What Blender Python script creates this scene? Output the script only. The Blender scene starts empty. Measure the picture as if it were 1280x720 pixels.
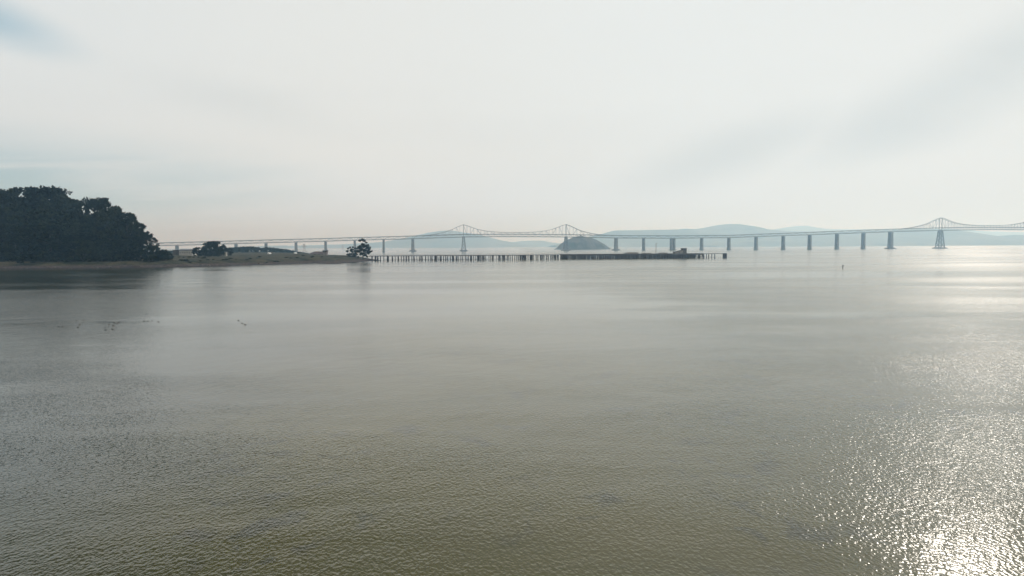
import bpy, math, random
import numpy as np
from mathutils import Vector, Matrix, Euler, noise

R = math.radians
rnd = random.Random(7)
scene = bpy.context.scene
COL = scene.collection

# ------------------------------------------------------------------ camera
CAM_H = 15.0
LENS, SENSOR = 24.0, 36.0
F = 1280.0 * LENS / SENSOR
PITCH = math.degrees(math.atan((360.0 - 307.7) / F))
ROLL = -0.28
cam_data = bpy.data.cameras.new('camera')
cam_data.lens, cam_data.sensor_width = LENS, SENSOR
cam_data.clip_start, cam_data.clip_end = 0.5, 60000.0
cam = bpy.data.objects.new('camera', cam_data)
COL.objects.link(cam)
CM = Matrix.Translation((0, 0, CAM_H)) @ Matrix.Rotation(R(90 - PITCH), 4, 'X') @ Matrix.Rotation(R(ROLL), 4, 'Z')
cam.matrix_world = CM
scene.camera = cam
CROT = CM.to_3x3()


def ray(px, py):
    return (CROT @ Vector(((px - 640.0) / F, -(py - 360.0) / F, -1.0))).normalized()


def at(px, py, Y):
    d = ray(px, py)
    return Vector((0, 0, CAM_H)) + d * (Y / d.y)


def on_z(px, py, z=0.0):
    d = ray(px, py)
    return Vector((0, 0, CAM_H)) + d * ((z - CAM_H) / d.z)


def lin(pts, x):
    return float(np.interp(x, [p[0] for p in pts], [p[1] for p in pts]))


# ------------------------------------------------------------------ mesh builder
class MB:
    def __init__(self):
        self.v, self.f = [], []

    def add(self, vs, fs):
        b = len(self.v)
        self.v.extend([tuple(p) for p in vs])
        self.f.extend([tuple(b + i for i in q) for q in fs])

    def box(self, c, s, rz=0.0):
        x, y, z = s[0] / 2, s[1] / 2, s[2] / 2
        cs, sn = math.cos(rz), math.sin(rz)
        vs = []
        for dz in (-z, z):
            for dx, dy in ((-x, -y), (x, -y), (x, y), (-x, y)):
                vs.append((c[0] + dx * cs - dy * sn, c[1] + dx * sn + dy * cs, c[2] + dz))
        self.add(vs, [(3, 2, 1, 0), (4, 5, 6, 7), (0, 1, 5, 4), (1, 2, 6, 5), (2, 3, 7, 6), (3, 0, 4, 7)])

    def bar(self, a, b, w, h=None):
        h = h or w
        a, b = Vector(a), Vector(b)
        d = b - a
        if d.length < 1e-6:
            return
        d.normalize()
        up = Vector((0, 0, 1)) if abs(d.z) < 0.95 else Vector((0, 1, 0))
        s = d.cross(up).normalized() * (w / 2)
        u = s.cross(d).normalized() * (h / 2)
        self.add([a - s - u, a + s - u, a + s + u, a - s + u, b - s - u, b + s - u, b + s + u, b - s + u],
                 [(0, 1, 2, 3), (7, 6, 5, 4), (0, 4, 5, 1), (1, 5, 6, 2), (2, 6, 7, 3), (3, 7, 4, 0)])

    def tube(self, pts, rads, n=7):
        rings = []
        for i, p in enumerate(pts):
            p = Vector(p)
            d = (Vector(pts[min(i + 1, len(pts) - 1)]) - Vector(pts[max(i - 1, 0)])).normalized()
            up = Vector((1, 0, 0)) if abs(d.x) < 0.9 else Vector((0, 1, 0))
            s = d.cross(up).normalized()
            u = d.cross(s).normalized()
            rings.append([p + (s * math.cos(2 * math.pi * k / n) + u * math.sin(2 * math.pi * k / n)) * rads[i] for k in range(n)])
        vs = [q for r in rings for q in r]
        fs = []
        for i in range(len(pts) - 1):
            for k in range(n):
                fs.append((i * n + k, i * n + (k + 1) % n, (i + 1) * n + (k + 1) % n, (i + 1) * n + k))
        fs.append(tuple(range(n - 1, -1, -1)))
        fs.append(tuple((len(pts) - 1) * n + k for k in range(n)))
        self.add(vs, fs)

    def frustum(self, c, b, t, z0, z1, rz=0.0):
        """tapering block: b, t = (length, width) at the bottom and the top"""
        cs, sn = math.cos(rz), math.sin(rz)
        vs = []
        for (lx, ly), z in ((b, z0), (t, z1)):
            for sx, sy in ((-1, -1), (1, -1), (1, 1), (-1, 1)):
                dx, dy = sx * lx / 2, sy * ly / 2
                vs.append((c[0] + dx * cs - dy * sn, c[1] + dx * sn + dy * cs, z))
        self.add(vs, [(3, 2, 1, 0), (4, 5, 6, 7), (0, 1, 5, 4), (1, 2, 6, 5), (2, 3, 7, 6), (3, 0, 4, 7)])

    def mesh(self, name, mat=None, smooth=False):
        me = bpy.data.meshes.new(name)
        me.from_pydata(self.v, [], self.f)
        if smooth:
            me.polygons.foreach_set('use_smooth', [True] * len(me.polygons))
        if mat:
            me.materials.append(mat)
        me.update()
        return me

    def build(self, name, mat=None, parent=None, smooth=False, loc=None):
        o = bpy.data.objects.new(name, self.mesh(name, mat, smooth))
        COL.objects.link(o)
        if parent:
            o.parent = parent
        if loc is not None:
            o.location = loc
        return o


def empty(name, loc=(0, 0, 0), rz=0.0):
    o = bpy.data.objects.new(name, None)
    COL.objects.link(o)
    o.location = loc
    o.rotation_euler = (0, 0, rz)
    return o


def tag(o, label=None, cat=None, group=None, kind=None):
    for k, v in (('label', label), ('category', cat), ('group', group), ('kind', kind)):
        if v:
            o[k] = v
    return o


def copy_tree(o, parent=None):
    c = o.copy()
    COL.objects.link(c)
    c.parent = parent
    for ch in list(o.children):
        copy_tree(ch, c)
    return c


def grid_mesh(name, P, mat, smooth=True):
    """P: (n, m, 3) array of points"""
    n, m = P.shape[:2]
    idx = np.arange(n * m).reshape(n, m)
    q = np.stack([idx[:-1, :-1], idx[:-1, 1:], idx[1:, 1:], idx[1:, :-1]], -1).reshape(-1, 4)
    me = bpy.data.meshes.new(name)
    me.vertices.add(n * m)
    me.vertices.foreach_set('co', P.reshape(-1).astype(np.float32))
    me.loops.add(len(q) * 4)
    me.loops.foreach_set('vertex_index', q.reshape(-1).astype(np.int32))
    me.polygons.add(len(q))
    me.polygons.foreach_set('loop_start', (np.arange(len(q)) * 4).astype(np.int32))
    me.update(calc_edges=True)
    me.polygons.foreach_set('use_smooth', np.full(len(q), smooth))
    me.materials.append(mat)
    o = bpy.data.objects.new(name, me)
    COL.objects.link(o)
    return o


def vnoise(X, Y, s, seed=0.0):
    out = np.empty(X.size)
    for i, (x, y) in enumerate(zip(X.ravel(), Y.ravel())):
        out[i] = noise.noise((x / s, y / s, seed))
    return out.reshape(X.shape)


# ------------------------------------------------------------------ materials
def new_mat(name):
    m = bpy.data.materials.new(name)
    m.use_nodes = True
    nt = m.node_tree
    b = nt.nodes['Principled BSDF']
    return m, nt, b


def N(nt, t, **kw):
    n = nt.nodes.new(t)
    for k, v in kw.items():
        setattr(n, k, v)
    return n


def mathn(nt, op, a, b=None, c=None, clamp=False):
    n = N(nt, 'ShaderNodeMath', operation=op, use_clamp=clamp)
    for i, v in enumerate((a, b, c)):
        if v is None:
            continue
        if isinstance(v, (int, float)):
            n.inputs[i].default_value = v
        else:
            nt.links.new(v, n.inputs[i])
    return n.outputs[0]


def mixcol(nt, fac, a, b, blend='MIX'):
    n = N(nt, 'ShaderNodeMix', data_type='RGBA', blend_type=blend)
    for s, v in ((n.inputs[0], fac), (n.inputs[6], a), (n.inputs[7], b)):
        if isinstance(v, (int, float)):
            s.default_value = v
        elif isinstance(v, tuple):
            s.default_value = (*v, 1.0)
        else:
            nt.links.new(v, s)
    return n.outputs[2]


def maprange(nt, v, a, b, c=0.0, d=1.0, smooth=True):
    n = N(nt, 'ShaderNodeMapRange', interpolation_type='SMOOTHSTEP' if smooth else 'LINEAR')
    nt.links.new(v, n.inputs[0])
    for i, x in enumerate((a, b, c, d)):
        n.inputs[1 + i].default_value = x
    return n.outputs[0]


def noise_tex(nt, vec, scale, detail=3.0, rough=0.5, dist=0.0):
    n = N(nt, 'ShaderNodeTexNoise')
    n.inputs['Scale'].default_value = scale
    n.inputs['Detail'].default_value = detail
    n.inputs['Roughness'].default_value = rough
    n.inputs['Distortion'].default_value = dist
    if vec is not None:
        nt.links.new(vec, n.inputs['Vector'])
    return n.outputs['Fac']


def mapping(nt, vec, scale=(1, 1, 1), rz=0.0, loc=(0, 0, 0)):
    n = N(nt, 'ShaderNodeMapping')
    n.inputs['Scale'].default_value = scale
    n.inputs['Rotation'].default_value = (0, 0, rz)
    n.inputs['Location'].default_value = loc
    nt.links.new(vec, n.inputs['Vector'])
    return n.outputs[0]


def varied(name, c1, c2, scale, rough=0.8, c3=None, scale3=None, bump=0.0, stretch=(1, 1, 1)):
    """two tones mixed by noise in world position, an optional third patchy tone"""
    m, nt, b = new_mat(name)
    pos = N(nt, 'ShaderNodeNewGeometry').outputs['Position']
    v = mapping(nt, pos, stretch)
    f = noise_tex(nt, v, scale, 5, 0.6)
    col = mixcol(nt, maprange(nt, f, 0.35, 0.65), c1, c2)
    if c3:
        g = noise_tex(nt, v, scale3 or scale * 0.3, 4, 0.6)
        col = mixcol(nt, maprange(nt, g, 0.52, 0.66), col, c3)
    nt.links.new(col, b.inputs['Base Color'])
    b.inputs['Roughness'].default_value = rough
    b.inputs['Specular IOR Level'].default_value = 0.25
    if bump:
        bn = N(nt, 'ShaderNodeBump')
        bn.inputs['Distance'].default_value = bump
        nt.links.new(f, bn.inputs['Height'])
        nt.links.new(bn.outputs[0], b.inputs['Normal'])
    return m


def leaf_mat(name, c1, c2):
    m, nt, b = new_mat(name)
    geo = N(nt, 'ShaderNodeNewGeometry')
    oi = N(nt, 'ShaderNodeObjectInfo')
    f = noise_tex(nt, geo.outputs['Position'], 0.22, 3, 0.6)
    f = mathn(nt, 'ADD', f, mathn(nt, 'MULTIPLY', mathn(nt, 'SUBTRACT', oi.outputs['Random'], 0.5), 0.35))
    f = mathn(nt, 'ADD', f, mathn(nt, 'MULTIPLY', mathn(nt, 'SUBTRACT', geo.outputs['Random Per Island'], 0.5), 0.3))
    nt.links.new(mixcol(nt, maprange(nt, f, 0.25, 0.75), c1, c2), b.inputs['Base Color'])
    b.inputs['Roughness'].default_value = 0.7
    b.inputs['Specular IOR Level'].default_value = 0.0
    return m


M = {}
M['leaf'] = leaf_mat('evergreen_leaves', (0.004, 0.008, 0.006), (0.026, 0.032, 0.013))
M['leaf_grey'] = leaf_mat('grey_green_leaves', (0.008, 0.013, 0.01), (0.026, 0.032, 0.018))
M['leaf_far'] = leaf_mat('far_leaves', (0.01, 0.017, 0.012), (0.026, 0.034, 0.02))
M['bark'] = varied('bark', (0.02, 0.018, 0.016), (0.04, 0.036, 0.03), 1.2, 0.9)
M['steel'] = varied('bridge_steel', (0.13, 0.14, 0.15), (0.17, 0.18, 0.19), 0.05, 0.7)
M['roadway'] = varied('bridge_roadway', (0.12, 0.13, 0.14), (0.16, 0.17, 0.175), 0.05, 0.8)
M['pier'] = varied('pier_concrete', (0.19, 0.2, 0.2), (0.26, 0.26, 0.25), 0.12, 0.85, (0.15, 0.15, 0.15), 0.06)
M['footing'] = varied('footing_concrete', (0.1, 0.1, 0.1), (0.15, 0.15, 0.15), 0.2, 0.9)
M['timber'] = varied('wet_timber', (0.05, 0.045, 0.05), (0.085, 0.075, 0.075), 0.6, 0.85)
M['deck'] = varied('wharf_timber', (0.07, 0.065, 0.065), (0.11, 0.1, 0.095), 0.3, 0.85)
M['shack'] = varied('grey_boards', (0.2, 0.18, 0.16), (0.3, 0.28, 0.25), 0.5, 0.85)
M['shack_dark'] = varied('dark_boards', (0.08, 0.075, 0.07), (0.12, 0.11, 0.1), 0.5, 0.85)
M['pale_wall'] = varied('pale_wall', (0.42, 0.4, 0.36), (0.5, 0.48, 0.43), 0.4, 0.85)
M['grey_roof'] = varied('grey_roof', (0.07, 0.075, 0.085), (0.11, 0.115, 0.12), 0.5, 0.8)
M['brown_roof'] = varied('brown_roof', (0.06, 0.046, 0.046), (0.1, 0.075, 0.072), 0.5, 0.85)
M['tan_wall'] = varied('tan_wall', (0.2, 0.17, 0.16), (0.27, 0.22, 0.2), 0.5, 0.85)
M['white'] = varied('white_paint', (0.72, 0.73, 0.73), (0.8, 0.8, 0.79), 0.8, 0.5)
M['glass'] = varied('window_glass', (0.03, 0.035, 0.04), (0.05, 0.055, 0.06), 0.8, 0.15)
M['rubber'] = varied('tyre_rubber', (0.02, 0.02, 0.02), (0.035, 0.035, 0.035), 2.0, 0.9)
M['pylon'] = varied('galvanised_steel', (0.35, 0.37, 0.37), (0.42, 0.43, 0.43), 0.2, 0.6)
M['duck'] = varied('duck_feathers', (0.03, 0.028, 0.025), (0.07, 0.06, 0.05), 6.0, 0.8)
M['bill'] = varied('duck_bill', (0.1, 0.09, 0.05), (0.16, 0.13, 0.07), 6.0, 0.6)
M['rock'] = varied('shore_rock', (0.06, 0.055, 0.055), (0.12, 0.11, 0.1), 0.4, 0.9)
M['hill'] = varied('hill_scrub', (0.10, 0.11, 0.07), (0.17, 0.165, 0.11), 0.002, 0.95, (0.07, 0.09, 0.06), 0.004)
M['island'] = varied('island_rock', (0.06, 0.066, 0.06), (0.11, 0.105, 0.095), 0.03, 0.95, (0.04, 0.055, 0.045), 0.02, bump=2.0)

# ------------------------------------------------------------------ light
SUN_EL, SUN_AZ = 26.5, 34.0          # azimuth measured from +Y towards +X
sun_dir = Vector((math.sin(R(SUN_AZ)) * math.cos(R(SUN_EL)), math.cos(R(SUN_AZ)) * math.cos(R(SUN_EL)), math.sin(R(SUN_EL))))
sl = bpy.data.lights.new('sun', 'SUN')
sl.energy = 0.85
sl.angle = R(2.0)
sl.color = (1.0, 0.95, 0.87)
so = bpy.data.objects.new('sun', sl)
COL.objects.link(so)
so.rotation_euler = (-sun_dir).to_track_quat('-Z', 'Y').to_euler()

w = bpy.data.worlds.new('World')
scene.world = w
w.use_nodes = True
nt = w.node_tree
bg = nt.nodes['Background']
bg.inputs['Strength'].default_value = 0.1
sky = N(nt, 'ShaderNodeTexSky', sky_type='NISHITA', sun_disc=False)
sky.sun_elevation, sky.sun_rotation = R(SUN_EL), R(SUN_AZ)
sky.air_density, sky.dust_density, sky.ozone_density = 1.0, 1.5, 1.0
tc = N(nt, 'ShaderNodeTexCoord').outputs['Generated']
sep = N(nt, 'ShaderNodeSeparateXYZ')
nt.links.new(tc, sep.inputs[0])
dx, dy, dz = sep.outputs
zc = mathn(nt, 'ADD', mathn(nt, 'MAXIMUM', dz, 0.0), 0.07)
comb = N(nt, 'ShaderNodeCombineXYZ')
nt.links.new(mathn(nt, 'DIVIDE', dx, zc), comb.inputs[0])
nt.links.new(mathn(nt, 'DIVIDE', dy, zc), comb.inputs[1])
cp = comb.outputs[0]                     # a flat cloud layer seen in perspective
az = mathn(nt, 'ARCTAN2', dx, dy)        # radians from +Y towards +X
el = mathn(nt, 'ARCSINE', dz)


def blob(a0, e0, ra, re, tilt=0.0):
    """1 at (azimuth, elevation) in degrees, falling to 0 at the radii"""
    a = mathn(nt, 'SUBTRACT', az, R(a0))
    e = mathn(nt, 'SUBTRACT', el, R(e0))
    ct, st = math.cos(R(tilt)), math.sin(R(tilt))
    u = mathn(nt, 'ADD', mathn(nt, 'MULTIPLY', a, ct), mathn(nt, 'MULTIPLY', e, st))
    v = mathn(nt, 'SUBTRACT', mathn(nt, 'MULTIPLY', e, ct), mathn(nt, 'MULTIPLY', a, st))
    u = mathn(nt, 'DIVIDE', u, R(ra))
    v = mathn(nt, 'DIVIDE', v, R(re))
    d = mathn(nt, 'SQRT', mathn(nt, 'ADD', mathn(nt, 'MULTIPLY', u, u), mathn(nt, 'MULTIPLY', v, v)))
    return maprange(nt, d, 1.0, 0.0)


cn = noise_tex(nt, mapping(nt, cp, (0.35, 0.9, 1), R(-20)), 0.9, 5, 0.55, 0.6)
cn2 = noise_tex(nt, mapping(nt, cp, (0.5, 0.5, 1), R(25), (3.1, 1.7, 0)), 0.7, 5, 0.5, 0.4)
# thickness of the cloud sheet: even nearly everywhere, thin over a few places on the left
thin = mathn(nt, 'MAXIMUM', blob(-38, 15.2, 9, 2.3, -16), mathn(nt, 'MULTIPLY', blob(-41, 4.5, 34, 5.0), 1.0))
thin = mathn(nt, 'MULTIPLY', thin, maprange(nt, cn, 0.2, 0.6))
grey = mathn(nt, 'MAXIMUM', blob(33, 10.6, 16, 4.2, 24), mathn(nt, 'MULTIPLY', blob(17, 7.0, 13, 3.2, 16), 0.7))
grey = mathn(nt, 'MAXIMUM', grey, mathn(nt, 'MULTIPLY', blob(-22, 11.2, 11, 2.4, -10), 0.3))
grey = mathn(nt, 'MULTIPLY', grey, maprange(nt, cn2, 0.1, 0.55))
low = maprange(nt, el, R(8), R(0.0))
CW = (8.05, 8.25, 8.05)
cloud = mixcol(nt, mathn(nt, 'MULTIPLY', mathn(nt, 'ADD', maprange(nt, cn2, 0.35, 0.7), maprange(nt, cn, 0.4, 0.75)), 0.13), CW, (6.6, 6.8, 6.75))
lowc = mixcol(nt, maprange(nt, az, R(5), R(35)), (7.55, 8.5, 9.5), (7.2, 7.3, 7.0))
cloud = mixcol(nt, mathn(nt, 'MULTIPLY', low, 0.75), cloud, lowc)
cloud = mixcol(nt, mathn(nt, 'MULTIPLY', grey, 0.8), cloud, (5.9, 6.3, 6.3))
west = maprange(nt, az, R(-10), R(-45))
cloud = mixcol(nt, mathn(nt, 'MULTIPLY', west, 0.5), cloud, (6.9, 7.6, 8.1))
blue = mixcol(nt, 0.62, sky.outputs[0], (3.3, 5.6, 6.7))
col = mixcol(nt, mathn(nt, 'MULTIPLY', thin, 0.85), cloud, blue)
# the cloud is a touch warmer on the sun's side
col = mixcol(nt, maprange(nt, az, R(8), R(40)), col, mixcol(nt, 1.0, col, (0.985, 0.955, 0.93), 'MULTIPLY'))
# light spreading through the cloud round the sun
vd = N(nt, 'ShaderNodeVectorMath', operation='DOT_PRODUCT')
nt.links.new(tc, vd.inputs[0])
vd.inputs[1].default_value = sun_dir
glow = mathn(nt, 'POWER', mathn(nt, 'MAXIMUM', vd.outputs['Value'], 0.0), 420.0)
col = mixcol(nt, glow, col, (1.5, 1.4, 1.2), 'ADD')
# sky gain added out of view: bank dims water reflections, high brightens the haze
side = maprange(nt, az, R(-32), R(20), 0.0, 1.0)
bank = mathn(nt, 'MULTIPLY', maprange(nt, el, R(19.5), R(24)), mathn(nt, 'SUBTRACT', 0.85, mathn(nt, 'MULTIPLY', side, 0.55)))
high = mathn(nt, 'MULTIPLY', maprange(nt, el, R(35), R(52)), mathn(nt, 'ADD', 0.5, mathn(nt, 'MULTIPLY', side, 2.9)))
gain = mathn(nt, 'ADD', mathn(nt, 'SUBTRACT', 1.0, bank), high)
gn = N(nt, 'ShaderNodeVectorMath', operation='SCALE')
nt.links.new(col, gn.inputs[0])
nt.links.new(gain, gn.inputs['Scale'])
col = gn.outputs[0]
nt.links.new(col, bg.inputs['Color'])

# ------------------------------------------------------------------ water
m, nt, b = new_mat('bay_water')
pos = N(nt, 'ShaderNodeNewGeometry').outputs['Position']


def layer(crest_deg, wl, stretch, detail=2.0, rough=0.5, dist=0.3, loc=(0, 0, 0)):
    n = N(nt, 'ShaderNodeMapping', vector_type='TEXTURE')
    n.inputs['Scale'].default_value = (wl * stretch, wl, 1.0)
    n.inputs['Rotation'].default_value = (0, 0, R(crest_deg))
    n.inputs['Location'].default_value = loc
    nt.links.new(pos, n.inputs['Vector'])
    return noise_tex(nt, n.outputs[0], 1.0, detail, rough, dist)


big = noise_tex(nt, mapping(nt, pos, (0.004, 0.016, 1), R(8)), 1.0, 4, 0.55, 0.5)   # wind streaks and slicks
mid = noise_tex(nt, mapping(nt, pos, (0.03, 0.06, 1), R(-12)), 1.0, 3, 0.5, 0.4)
wind = mathn(nt, 'ADD', maprange(nt, big, 0.32, 0.68, 0.45, 1.35), maprange(nt, mid, 0.3, 0.7, -0.35, 0.35))
psep = N(nt, 'ShaderNodeSeparateXYZ')
nt.links.new(pos, psep.inputs[0])
lane = mathn(nt, 'ADD', psep.outputs[0], mathn(nt, 'MULTIPLY', mathn(nt, 'SUBTRACT', mid, 0.5), 50.0))
east = maprange(nt, lane, -6, 16)
west_ = mathn(nt, 'SUBTRACT', 1.0, mathn(nt, 'MULTIPLY', east, 0.75))
h = None
for deg, wl, st, amp, loc, msk in ((47, 0.33, 3.4, 0.20, (0, 0, 0), west_), (98, 0.36, 2.6, 0.22, (5, 9, 0), east), (20, 0.7, 2.4, 0.18, (3, 4, 0), None),
                                   (60, 2.8, 2.2, 0.6, (2, 31, 0), None),
                                   (150, 0.20, 1.6, 0.28, (11, 23, 0), None), (75, 0.22, 1.8, 0.42, (15, 3, 0), None), (108, 0.19, 1.6, 0.40, (7, 41, 0), None)):
    t_ = mathn(nt, 'MULTIPLY', layer(deg, wl, st, 1.0, loc=loc), amp)
    if msk is not None:
        t_ = mathn(nt, 'MULTIPLY', t_, msk)
    h = t_ if h is None else mathn(nt, 'ADD', h, t_)
h = mathn(nt, 'MULTIPLY', h, wind)
bn = N(nt, 'ShaderNodeBump')
bn.inputs['Distance'].default_value = 0.085
away = mathn(nt, 'LOGARITHM', mathn(nt, 'MAXIMUM', psep.outputs[1], 10.0), 10.0)
# close by every ripple is shaped; farther out the ripples go into the roughness of the surface
lee = N(nt, 'ShaderNodeVectorMath', operation='DISTANCE')      # calm water in the lee of the grove
nt.links.new(mapping(nt, pos, (0.5, 1, 1)), lee.inputs[0])
lee.inputs[1].default_value = (-215, 510, 0)
calm = maprange(nt, lee.outputs['Value'], 110, 30)
breeze = maprange(nt, lane, 12, 65)          # a breeze ruffles the water to the right, the middle lies calmer
breeze_r = breeze
breeze = mathn(nt, 'MAXIMUM', breeze, maprange(nt, lane, -45, -120))     # and off the left shore
st_ = maprange(nt, away, 2.0, 2.8, 1.0, 0.3)
st_ = mathn(nt, 'ADD', mathn(nt, 'MULTIPLY', breeze, st_), mathn(nt, 'MULTIPLY', mathn(nt, 'SUBTRACT', 1.0, breeze), maprange(nt, away, 1.65, 2.25, 1.0, 0.14)))
nt.links.new(mathn(nt, 'MULTIPLY', st_, mathn(nt, 'SUBTRACT', 1.0, mathn(nt, 'MULTIPLY', calm, 0.6))), bn.inputs['Strength'])
ro_ = mathn(nt, 'ADD', maprange(nt, away, 1.6, 2.6, 0.1, 0.14), mathn(nt, 'MULTIPLY', breeze_r, maprange(nt, away, 1.8, 2.35, 0.0, 0.05)))
ro_ = mathn(nt, 'MULTIPLY', ro_, maprange(nt, big, 0.3, 0.7, 0.75, 1.3))
nt.links.new(mathn(nt, 'MULTIPLY', ro_, mathn(nt, 'SUBTRACT', 1.0, mathn(nt, 'MULTIPLY', calm, 0.3))), b.inputs['Roughness'])
if 'Filter Width' in bn.inputs:
    bn.inputs['Filter Width'].default_value = 0.01
nt.links.new(h, bn.inputs['Height'])
nt.links.new(bn.outputs[0], b.inputs['Normal'])
# silty water over a shallow bottom with weed beds
silt = noise_tex(nt, mapping(nt, pos, (0.02, 0.035, 1)), 1.0, 4, 0.55, 0.3)
weed = noise_tex(nt, mapping(nt, pos, (0.42, 0.36, 1)), 1.0, 4, 0.55, 0.6)
weed2 = noise_tex(nt, mapping(nt, pos, (0.09, 0.07, 1)), 1.0, 3, 0.55)
wf = mathn(nt, 'MULTIPLY', maprange(nt, weed, 0.52, 0.64), maprange(nt, weed2, 0.45, 0.6))
c = mixcol(nt, maprange(nt, silt, 0.3, 0.7), (0.034, 0.032, 0.001), (0.052, 0.043, 0.002))
noisy_x = mathn(nt, 'ADD', psep.outputs[0], mathn(nt, 'MULTIPLY', mathn(nt, 'SUBTRACT', silt, 0.5), 40.0))
c = mixcol(nt, maprange(nt, noisy_x, -6, -42), c, (0.008, 0.013, 0.005))   # darker, greener base colour towards the left, with a noisy edge
c = mixcol(nt, mathn(nt, 'MULTIPLY', wf, 0.7), c, (0.011, 0.011, 0.0))
nt.links.new(c, b.inputs['Base Color'])
b.inputs['IOR'].default_value = 1.66
M['water'] = m
wmb = MB()
WX, WY0, WY1 = 17000.0, -400.0, 15000.0
wmb.add([(-WX, WY0, 0), (WX, WY0, 0), (WX, WY1, 0), (-WX, WY1, 0)], [(0, 1, 2, 3)])
tag(wmb.build('water', M['water']), kind='structure')

# ------------------------------------------------------------------ shore
front = [(-330, 340.0), (-150, 338.2), (0, 336.2), (60, 335.9), (120, 335.4), (190, 334.6), (247, 333.4), (268, 332.7), (295, 332.0),
         (350, 330.4), (392, 328.9), (401, 329.7), (412, 330.0), (425, 329.7), (432, 328.6), (446, 328.0), (458, 326.9), (467, 325.9), (478, 325.6)]
poly = [on_z(px, py).to_2d() for px, py in front]
tip = poly[-1]
for px, Y in ((470, 770), (455, 850), (425, 960), (404, 1100), (392, 1300), (384, 1500), (300, 1700), (-260, 1750)):
    poly.append(at(px, 310, Y).to_2d())
PA = np.array([(p.x, p.y) for p in poly])
gx = np.arange(-1180, -96, 4.0)
gy = np.concatenate([np.arange(380, 960, 4.0), np.arange(960, 1780, 12.0)])
GX, GY = np.meshgrid(gx, gy)


def poly_sd(X, Y):
    d2 = np.full(X.shape, 1e18)
    inside = np.zeros(X.shape, bool)
    n = len(PA)
    for i in range(n):
        ax, ay = PA[i]
        bx, by = PA[(i + 1) % n]
        ex, ey = bx - ax, by - ay
        t = np.clip(((X - ax) * ex + (Y - ay) * ey) / (ex * ex + ey * ey), 0, 1)
        d2 = np.minimum(d2, (X - ax - t * ex) ** 2 + (Y - ay - t * ey) ** 2)
        cond = ((ay > Y) != (by > Y)) & (X < (bx - ax) * (Y - ay) / (by - ay + 1e-12) + ax)
        inside ^= cond
    d = np.sqrt(d2)
    return np.where(inside, d, -d)


def sstep(a, b, x):
    t = np.clip((x - a) / (b - a), 0, 1)
    return t * t * (3 - 2 * t)


def land_height(X, Y, fine=True):
    d = poly_sd(X, Y)
    if fine:
        d = d + vnoise(X, Y, 14.0, 1.3) * 2.2 + vnoise(X, Y, 5.0, 4.1) * 0.8
    z = np.where(d < 0, np.maximum(d * 0.12, -1.4), 0)
    z = z + 1.3 * sstep(0, 9, d) + 3.2 * sstep(7, 22, d) + 1.6 * sstep(24, 70, d)
    hill = 30 * np.exp(-(((X + 520) / 95) ** 2 + ((Y - 690) / 100) ** 2)) + 12 * np.exp(-(((X + 430) / 45) ** 2 + ((Y - 640) / 50) ** 2))
    z = z + hill * sstep(22, 90, d)
    if fine:
        z = z + (vnoise(X, Y, 22.0, 7.7) * 0.7 + vnoise(X, Y, 8.0, 2.2) * 0.5) * sstep(3, 25, d)
    return z


def ground(x, y):
    return float(land_height(np.array([[x]]), np.array([[y]]), False)[0, 0])


m, nt, b = new_mat('shore_ground')
geo = N(nt, 'ShaderNodeNewGeometry')
pos = geo.outputs['Position']
sp = N(nt, 'ShaderNodeSeparateXYZ')
nt.links.new(pos, sp.inputs[0])
jit = mathn(nt, 'MULTIPLY', mathn(nt, 'SUBTRACT', noise_tex(nt, pos, 0.09, 4, 0.6), 0.5), 2.4)
zz = mathn(nt, 'ADD', sp.outputs[2], jit)
grass = mixcol(nt, maprange(nt, noise_tex(nt, mapping(nt, pos, (1, 2.5, 1)), 0.05, 6, 0.72), 0.4, 0.6), (0.012, 0.015, 0.009), (0.055, 0.048, 0.03))
grass = mixcol(nt, maprange(nt, noise_tex(nt, pos, 0.35, 4, 0.7), 0.5, 0.7), grass, (0.012, 0.017, 0.009))
gravel = mixcol(nt, maprange(nt, noise_tex(nt, pos, 0.5, 5, 0.75), 0.4, 0.6), (0.022, 0.017, 0.018), (0.075, 0.06, 0.055))
gravel = mixcol(nt, maprange(nt, zz, 0.7, 0.25), gravel, (0.022, 0.019, 0.021))
nt.links.new(mixcol(nt, maprange(nt, zz, 1.5, 2.3), gravel, grass), b.inputs['Base Color'])
b.inputs['Roughness'].default_value = 0.95
b.inputs['Specular IOR Level'].default_value = 0.1
M['ground'] = m
GZ = land_height(GX, GY)
tag(grid_mesh('shore', np.stack([GX, GY, GZ], -1), M['ground']), kind='structure')

# ------------------------------------------------------------------ trees
def leaf_cluster(mb, c, r, n, size, rg, flat=0.75):
    for _ in range(n):
        while True:
            p = Vector((rg.uniform(-1, 1), rg.uniform(-1, 1), rg.uniform(-1, 1)))
            if p.length <= 1:
                break
        p = p * (0.55 + 0.45 * rg.random())
        p = Vector((c[0] + p.x * r, c[1] + p.y * r, c[2] + p.z * r * flat))
        a = Euler((rg.uniform(-1.1, 1.1), rg.uniform(-1.1, 1.1), rg.uniform(0, 6.28))).to_matrix()
        s = size * rg.uniform(0.6, 1.35)
        u, v = a @ Vector((s, 0, 0)), a @ Vector((0, s * 0.6, 0))
        mb.add([p - u, p - v * 0.9, p + u, p + v], [(0, 1, 2, 3)])


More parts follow.
